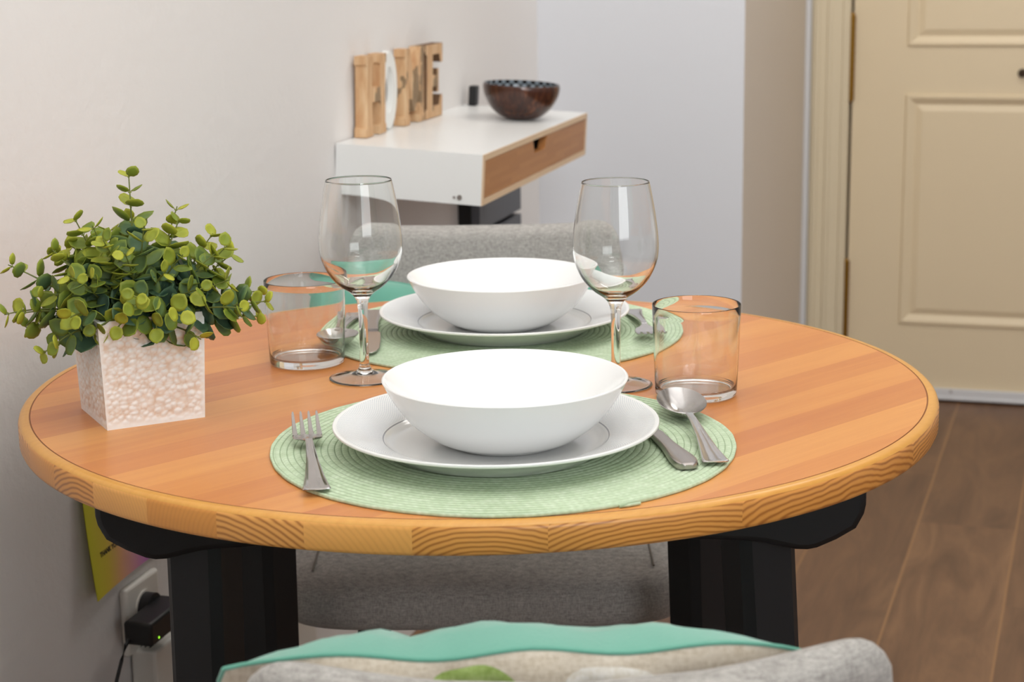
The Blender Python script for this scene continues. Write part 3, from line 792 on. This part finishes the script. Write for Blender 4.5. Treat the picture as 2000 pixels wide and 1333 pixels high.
# ---------------------------------------------------------------- wall shelf
YS, TILT = 0.275, math.atan2(0.0135, 0.225)
SA = Vector((-0.0362, 2.5576, T + 0.1076)); SL, SW, SH = 0.647, 0.2253, 0.074
shelf = thing('wall_shelf', 'white wall shelf with a bamboo-fronted drawer on the left wall', 'shelf')
dS = Vector((math.sin(YS), math.cos(YS), 0)); nS = Vector((math.cos(YS), -math.sin(YS), 0))
# local x along wall (away), y outwards from wall, z up; origin = front top near corner minus depth
tx_ = nS * math.cos(TILT) + Vector((0, 0, -math.sin(TILT))); tz_ = nS * math.sin(TILT) + Vector((0, 0, math.cos(TILT)))
SM = Matrix((dS, tx_, tz_)).transposed().to_4x4()
org = SA - tx_ * SW; SM.translation = org; shelf.matrix_world = SM
M_lam = plain('white_laminate', sg(234, 234, 232), 0.3, var=0.01)
def bamboo():
    n = NT('bamboo'); o = n.obj(); x, y, z = n.xyz(o)
    r = n.math('FLOOR', n.math('DIVIDE', z, 0.0075)); rn = n.white(n.comb(r, n.math('FLOOR', n.math('ADD', n.math('MULTIPLY', x, 6.0), n.math('MULTIPLY', r, 0.37))), 0))
    g = n.noise(n.scale(o, 14, 40, 500), 1, 3)
    c = n.mix(rn, sg(176, 118, 66), sg(192, 134, 80)); n.base(n.mix(n.math('MULTIPLY', g, 0.4), c, sg(160, 102, 56))); n.set(Roughness=0.4); return n.m
M_bam = bamboo(); M_ply = plain('ply_edge', sg(226, 198, 164), 0.5)
pt = 0.009
m = MB()
m.box((0, 0, -pt), (SL, SW - 0.0015, 0)); m.box((0, 0, -SH), (SL, SW - 0.0015, -SH + pt)); m.box((0, 0, -SH + pt), (pt, SW - 0.0015, -pt)); m.box((SL - pt, 0, -SH + pt), (SL, SW - 0.0015, -pt)); m.box((pt, 0, -SH + pt), (SL - pt, 0.006, -pt))
m.build('carcass', M_lam, shelf, False)
m = MB()
for lo, hi in (((0, SW - 0.0015, -pt), (SL, SW, 0)), ((0, SW - 0.0015, -SH), (SL, SW, -SH + pt)), ((0, SW - 0.0015, -SH + pt), (pt, SW, -pt)), ((SL - pt, SW - 0.0015, -SH + pt), (SL, SW, -pt))): m.box(lo, hi)
m.build('edge_band', M_ply, shelf, False)
# drawer front with a trapezoid cut-out at top middle
zt_, zb_ = -pt - 0.0006, -SH + pt + 0.0006; x0, x1 = pt + 0.0006, SL - pt - 0.0006; xm = SL / 2
pl = [(x0, zb_), (x1, zb_), (x1, zt_), (xm + 0.045, zt_), (xm + 0.032, zt_ - 0.021), (xm - 0.032, zt_ - 0.021), (xm - 0.045, zt_), (x0, zt_)]
m = MB(); m.rings([[(a, SW - 0.013, b_) for a, b_ in pl], [(a, SW - 0.0008, b_) for a, b_ in pl]]); dr = m.build('drawer', M_bam, shelf, False); dr['label'] = 'bamboo drawer front with a dark finger cut-out'
m = MB(); m.box((x0 + 0.01, 0.02, zb_ + 0.003), (x1 - 0.01, SW - 0.02, zb_ + 0.006)); m.box((x0 + 0.01, SW - 0.030, zb_ + 0.006), (x1 - 0.01, SW - 0.022, zt_ - 0.006)); m.build('drawer_tray', plain('tray_shade', sg(16, 14, 13), 0.9), dr, False)  # near-black tray and board stand in for the shade inside the cut-out
m = MB(); m.tube([(-0.0012, SW - 0.034, -SH + 0.010), (0.0006, SW - 0.034, -SH + 0.010)], 0.0038, 14); m.tube([(-0.0012, SW - 0.042, -SH + 0.0095), (0.0006, SW - 0.042, -SH + 0.0095)], 0.002, 10); m.build('cam_screw', M_steel2, shelf)

def sp_(x, y, z=0): return SM @ Vector((x, y, z))
# wooden letters
def wood_mat(name, thr):
    n = NT(name); o = n.obj(); g = n.noise(n.scale(o, 60, 30, 8), 1.5, 4, 0.6, 0.5)
    c = n.ramp(g, [(0.3, sg(190, 142, 98)), (0.5, sg(208, 168, 126)), (0.7, sg(222, 190, 150))])
    bk = n.noise(n.scale(o, 30, 10, 9), 1.3, 4, 0.6); bc = n.mix(n.noise(o, 300, 4), sg(110, 86, 60), sg(168, 142, 110))
    n.base(n.mix(n.math('GREATER_THAN', bk, thr), c, bc)); n.set(Roughness=0.65); return n.m
M_wd = wood_mat('letter_birch', 0.62); M_wdm = wood_mat('letter_bark_patch', 0.54)
M_bark = plain('dark_bark', sg(112, 82, 56), 0.8, var=0.35, vs=120)
M_letw = plain('white_painted_wood', sg(236, 236, 232), 0.5)
LH = 0.121
def letter(kind, x, y, w, th, mats, label, lean=0.03, rz=0):
    """outline in (x along wall, z)"""
    polys = []
    s = w; H = LH
    if kind == 'H':
        st = 0.30 * s; sf = 0.012; cx1, cx2 = 0.19 * s, 0.81 * s; sw = 0.12 * s; fw = 0.17 * s
        polys = [[(cx1 - fw, 0), (cx1 + fw, 0), (cx1 + fw, sf), (cx1 + sw, sf + .004), (cx1 + sw, H * 0.42), (cx2 - sw, H * 0.42), (cx2 - sw, sf + .004), (cx2 - fw, sf), (cx2 - fw, 0), (cx2 + fw, 0), (cx2 + fw, sf), (cx2 + sw, sf + .004),
                  (cx2 + sw, H - sf - .004), (cx2 + fw, H - sf), (cx2 + fw, H), (cx2 - fw, H), (cx2 - fw, H - sf), (cx2 - sw, H - sf - .004), (cx2 - sw, H * 0.60), (cx1 + sw, H * 0.60), (cx1 + sw, H - sf - .004), (cx1 + fw, H - sf), (cx1 + fw, H), (cx1 - fw, H), (cx1 - fw, H - sf), (cx1 - sw, H - sf - .004), (cx1 - sw, sf + .004), (cx1 - fw, sf)]]
    elif kind == 'M':
        sf = 0.012; polys = [[(0, 0), (0.26 * s, 0), (0.26 * s, sf), (0.21 * s, sf + .003), (0.21 * s, H * 0.62), (0.42 * s, 0.02), (0.56 * s, 0.02), (0.79 * s, H * 0.62), (0.79 * s, sf + .003), (0.72 * s, sf), (0.72 * s, 0), (s, 0), (s, sf), (0.95 * s, sf + .003),
                              (0.95 * s, H - sf), (s, H - sf), (s, H), (0.76 * s, H), (0.5 * s, H * 0.42), (0.24 * s, H), (0, H), (0, H - sf), (0.05 * s, H - sf), (0.05 * s, sf + .003), (0, sf)]]
    elif kind == 'E':
        polys = [[(0, 0), (s, 0), (s, H * 0.29), (0.88 * s, H * 0.29), (0.80 * s, H * 0.16), (0.42 * s, H * 0.16), (0.42 * s, H * 0.42), (0.66 * s, H * 0.42), (0.66 * s, H * 0.34), (0.78 * s, H * 0.34), (0.78 * s, H * 0.66), (0.66 * s, H * 0.66), (0.66 * s, H * 0.58), (0.42 * s, H * 0.58),
                  (0.42 * s, H * 0.86), (0.80 * s, H * 0.86), (0.88 * s, H * 0.74), (s, H * 0.74), (s, H), (0, H), (0, H * 0.88), (0.08 * s, H * 0.86), (0.08 * s, H * 0.14), (0, H * 0.12)]]
    m = MB()
    if kind == 'O':
        n = 48; v = []
        for yy in (0, th):
            for k in range(n):
                a = 2 * PI * k / n; v.append((s / 2 + s / 2 * math.cos(a), yy, H / 2 + H / 2 * math.sin(a)))
            for k in range(n):
                a = 2 * PI * k / n; v.append((s / 2 + s * 0.25 * math.cos(a), yy, H / 2 + H * 0.30 * math.sin(a)))
        f = []
        for k in range(n):
            j = (k + 1) % n
            f += [(k, j, n + j, n + k), (2 * n + k, 3 * n + k, 3 * n + j, 2 * n + j), (k, 2 * n + k, 2 * n + j, j), (n + k, n + j, 3 * n + j, 3 * n + k)]
        m.add(v, f)
    else:
        pl = polys[0]; n = len(pl)
        v = [(a, 0, b_) for a, b_ in pl] + [(a, th, b_) for a, b_ in pl]
        f = [tuple(range(n)), tuple(reversed(range(n, 2 * n)))]; mi = [0, 0]
        for k in range(n): f.append((k, k + n, (k + 1) % n + n, (k + 1) % n)); mi.append(1 if len(mats) > 1 else 0)
        m.add(v, f); m.m = mi
    o = m.build('wooden_letter', mats, None, kind == 'O', ang=40)
    L = SM @ Matrix.Translation((x, y, 0.0005)) @ Matrix.Rotation(lean - TILT * 0, 4, 'X') @ Matrix.Rotation(rz, 4, 'Z')
    o.matrix_world = L
    return tag(o, label, 'letter', 'letters spelling HOME on the shelf')
letter('H', 0.072, 0.001, 0.094, 0.019, [M_wd], 'pale wooden letter H, nearest of the four on the shelf')
letter('O', 0.170, 0.001, 0.070, 0.010, [M_letw], 'white painted wooden letter O between the H and the M')
letter('M', 0.252, 0.001, 0.100, 0.019, [M_wdm], 'wooden letter M with a grey bark patch')
letter('E', 0.356, 0.001, 0.090, 0.019, [M_wd, M_bark], 'wooden letter E with dark bark edges, farthest of the four')

# coconut bowl
def coco():
    n = NT('coconut_shell'); o = n.obj(); f = n.noise(n.scale(o, 90, 90, 12), 1.2, 4, 0.7)
    n.base(n.ramp(f, [(0.35, sg(44, 26, 20)), (0.55, sg(74, 42, 30)), (0.75, sg(128, 78, 50))])); n.set(Roughness=0.22); a = n.m
    n = NT('mosaic_inlay'); o = n.obj(); x, y, z = n.xyz(o)
    an = n.math('FLOOR', n.math('MULTIPLY', n.math('ARCTAN2', y, x), 8.276)); zz = n.math('FLOOR', n.math('MULTIPLY', z, 150))
    ck = n.math('FLOORED_MODULO', n.math('ADD', an, zz), 2.0)
    n.base(n.mix(ck, sg(24, 22, 24), sg(138, 148, 156))); n.set(Roughness=0.15); b_ = n.m
    out = [(0.0, 0.0), (0.020, 0.0005), (0.036, 0.006), (0.052, 0.020), (0.0618, 0.038), (0.0650, 0.052), (0.0640, 0.0595)]
    inn = [(0.0612, 0.0595), (0.0620, 0.052), (0.0588, 0.039), (0.049, 0.0225), (0.034, 0.010), (0.018, 0.005), (0.0, 0.0045)]
    po, pi_ = smooth_prof(out, 5), smooth_prof(inn, 5)
    m = lathe(po + pi_, 96); k = (len(po)) * 96
    o = m.build('coconut_bowl', [a, b_], None, True, ang=80)
    for p in o.data.polygons:
        if p.index >= (len(po)) * 96 - 96 + 20: p.material_index = 1
    o.matrix_world = SM @ Matrix.Translation((0.478, 0.148, 0.0004))
    tag(o, 'dark brown coconut shell bowl with mosaic inside, on the white shelf', 'bowl')
coco()
m = MB(); m.box((0.0, 0.0, 0), (0.02, 0.014, 0.035)); o = m.build('plug_adapter', M_blackp, None, True, bevel=0.002)
o.matrix_world = SM @ Matrix.Translation((0.622, 0.012, 0.0005)); tag(o, 'small black block at the wall behind the coconut bowl', 'adapter')

# dark cabinet fixed to the wall under the shelf
M_slate = plain('slate_grey', sg(86, 88, 94), 0.5); M_jet = plain('jet_black', sg(14, 14, 16), 0.5)
cab = thing('wall_cabinet', 'slim dark grey cabinet on the wall under the white shelf', 'cabinet')
CM = Matrix((dW, nW, Vector((0, 0, 1)))).transposed().to_4x4(); CM.translation = wp(0.587, 0.0005, 0); cab.matrix_world = CM
m = MB(); m.box((0, 0, 0.02), (0.275, 0.024, 0.77)); m.build('body', M_jet, cab, False)
for z0, z1 in ((0.02, 0.31), (0.32, 0.642), (0.651, 0.765)):
    m = MB(); m.box((0.001, 0.0245, z0), (0.274, 0.040, z1)); m.build('door', M_slate, cab, False)

# ---------------------------------------------------------------- wall items at left
WM = Matrix((dW, nW, Vector((0, 0, 1)))).transposed().to_4x4(); WM.translation = W0
def wthing(name, label, cat):
    o = thing(name, label, cat); o.matrix_world = WM; return o
# poster
def poster():
    n = NT('gradient_paper'); o = n.obj(); x, y, z = n.xyz(o)
    f = n.math('ADD', n.math('MULTIPLY', x, 5.4), n.math('MULTIPLY', z, -0.6)); f = n.math('ADD', f, n.math('MULTIPLY', n.noise(o, 6, 2), 0.25))
    n.base(n.ramp(f, [(0.10, sg(206, 200, 30)), (0.30, sg(214, 190, 60)), (0.50, sg(224, 168, 120)), (0.72, sg(214, 150, 170)), (0.95, sg(196, 120, 208))])); n.set(Roughness=0.5)
    p = thing('poster', 'yellow and purple paper notice taped to the left wall below the table edge', 'poster')
    L = WM @ Matrix.Translation((-0.795, 0.002, T - 0.293)) @ Matrix.Rotation(R(1.0), 4, 'Y'); p.matrix_world = L
    m = MB(); NX, NZ = 12, 16; w, h = 0.21, 0.245
    def curl(x, z): return 0.001 + 0.016 * (1 - x / w) ** 2 * (1 - z / h) ** 2
    for off in (0, 0.0006):
        k = len(m.v)
        v = [(i / NX * w, off + curl(i / NX * w, j / NZ * h), j / NZ * h) for j in range(NZ + 1) for i in range(NX + 1)]
        m.add(v, [(j * (NX + 1) + i, j * (NX + 1) + i + 1, (j + 1) * (NX + 1) + i + 1, (j + 1) * (NX + 1) + i) for j in range(NZ) for i in range(NX)])
    mesh_obj('paper', m.v, m.f, n.m, p, True)
    ink = plain('black_ink', sg(30, 26, 26), 0.6)
    for txt, x, z, s in (('THANK YOU FO', 0.024, 0.042, 0.0082), ('WE', 0.034, 0.066, 0.0082)):
        cu = bpy.data.curves.new('print', 'FONT'); cu.body = txt; cu.size = s; cu.extrude = 0.0001; cu.offset = 0.0002
        to = bpy.data.objects.new('print', cu); C.objects.link(to)
        dg = bpy.context.evaluated_depsgraph_get(); me = bpy.data.meshes.new_from_object(to.evaluated_get(dg))
        bpy.data.objects.remove(to); me.materials.clear(); me.materials.append(ink)
        q = bpy.data.objects.new('print', me); C.objects.link(q); q.parent = p
        for v in me.vertices:
            c = v.co.copy(); v.co = (x + c.x, curl(x + c.x, z + c.y) + 0.0009 + c.z, z + c.y)
poster()
# socket
M_sock = plain('socket_white', sg(226, 222, 214), 0.35, var=0.01)
s_ = wthing('wall_socket', 'white wall socket with a black adapter plugged in', 'socket')
def rbox(lo, hi, name, mt, par, bev=0.004, seg=3):
    b = MB(); b.box(lo, hi); return b.build(name, mt, par, True, bevel=bev, seg=seg)
zS = T
rbox((-0.716, 0.0005, zS - 0.392), (-0.634, 0.010, zS - 0.310), 'face_plate', M_sock, s_)
m = MB(); m.tube([(-0.675, 0.0095, zS - 0.345), (-0.675, 0.0115, zS - 0.345)], 0.021, 32); m.build('socket_ring', M_sock, s_)
ad = wthing('power_adapter', 'black power adapter with green light in the wall socket', 'adapter')
m = MB(); m.tube([(-0.675, 0.0116, zS - 0.345), (-0.675, 0.024, zS - 0.345)], 0.0185, 28); m.build('plug', M_blackp, ad)
rbox((-0.745, 0.020, zS - 0.363), (-0.655, 0.055, zS - 0.335), 'body', M_blackp, ad, 0.004)
led = NT('green_led'); led.base(sg(120, 220, 40)); led.b.inputs['Emission Color'].default_value = sg(150, 230, 50); led.b.inputs['Emission Strength'].default_value = 1.5
m = MB(); m.tube([(-0.728, 0.0548, zS - 0.357), (-0.728, 0.0556, zS - 0.357)], 0.0014, 10); m.build('indicator_light', led.m, ad)
pts = [(-0.744, 0.026, zS - 0.356), (-0.752, 0.026, zS - 0.360), (-0.760, 0.024, zS - 0.375), (-0.768, 0.021, zS - 0.395), (-0.776, 0.019, zS - 0.415), (-0.780, 0.018, zS - 0.43)]
m = MB(); m.tube(pts, 0.0022, 8); m.build('cable', M_blackp, ad)
m = MB(); m.box((-0.792, 0.006, zS - 0.50), (-0.772, 0.026, zS - 0.425)); m.build('connector', M_blackp, ad, True, bevel=0.003)
cb = wthing('cable_plug', 'loose black cable end below the adapter by the white heater', 'cable')
m = MB(); m.tube([(-0.765, 0.045, zS - 0.458), (-0.735, 0.052, zS - 0.436)], [0.006, 0.0075], 10); m.build('connector', M_blackp, cb)
m = MB(); m.tube([(-0.765, 0.045, zS - 0.458), (-0.785, 0.040, zS - 0.49), (-0.79, 0.035, zS - 0.56), (-0.80, 0.03, 0.02)], 0.003, 8); m.build('cable', M_blackp, cb)
# heater
ht = wthing('panel_heater', 'white slim panel heater with top vent slots on the left wall', 'heater')
rbox((-0.700, 0.002, 0.06), (-0.22, 0.034, T - 0.388), 'body', M_sock, ht, 0.004)
for k in range(9):
    m = MB(); m.box((-0.690 + 0.05 * k, 0.009, T - 0.3884), (-0.655 + 0.05 * k, 0.011, T - 0.3876)); m.box((-0.690 + 0.05 * k, 0.015, T - 0.3884), (-0.655 + 0.05 * k, 0.017, T - 0.3876)); m.box((-0.690 + 0.05 * k, 0.021, T - 0.3884), (-0.655 + 0.05 * k, 0.023, T - 0.3876))
    m.build('vent_slot', M_jet, ht, False)
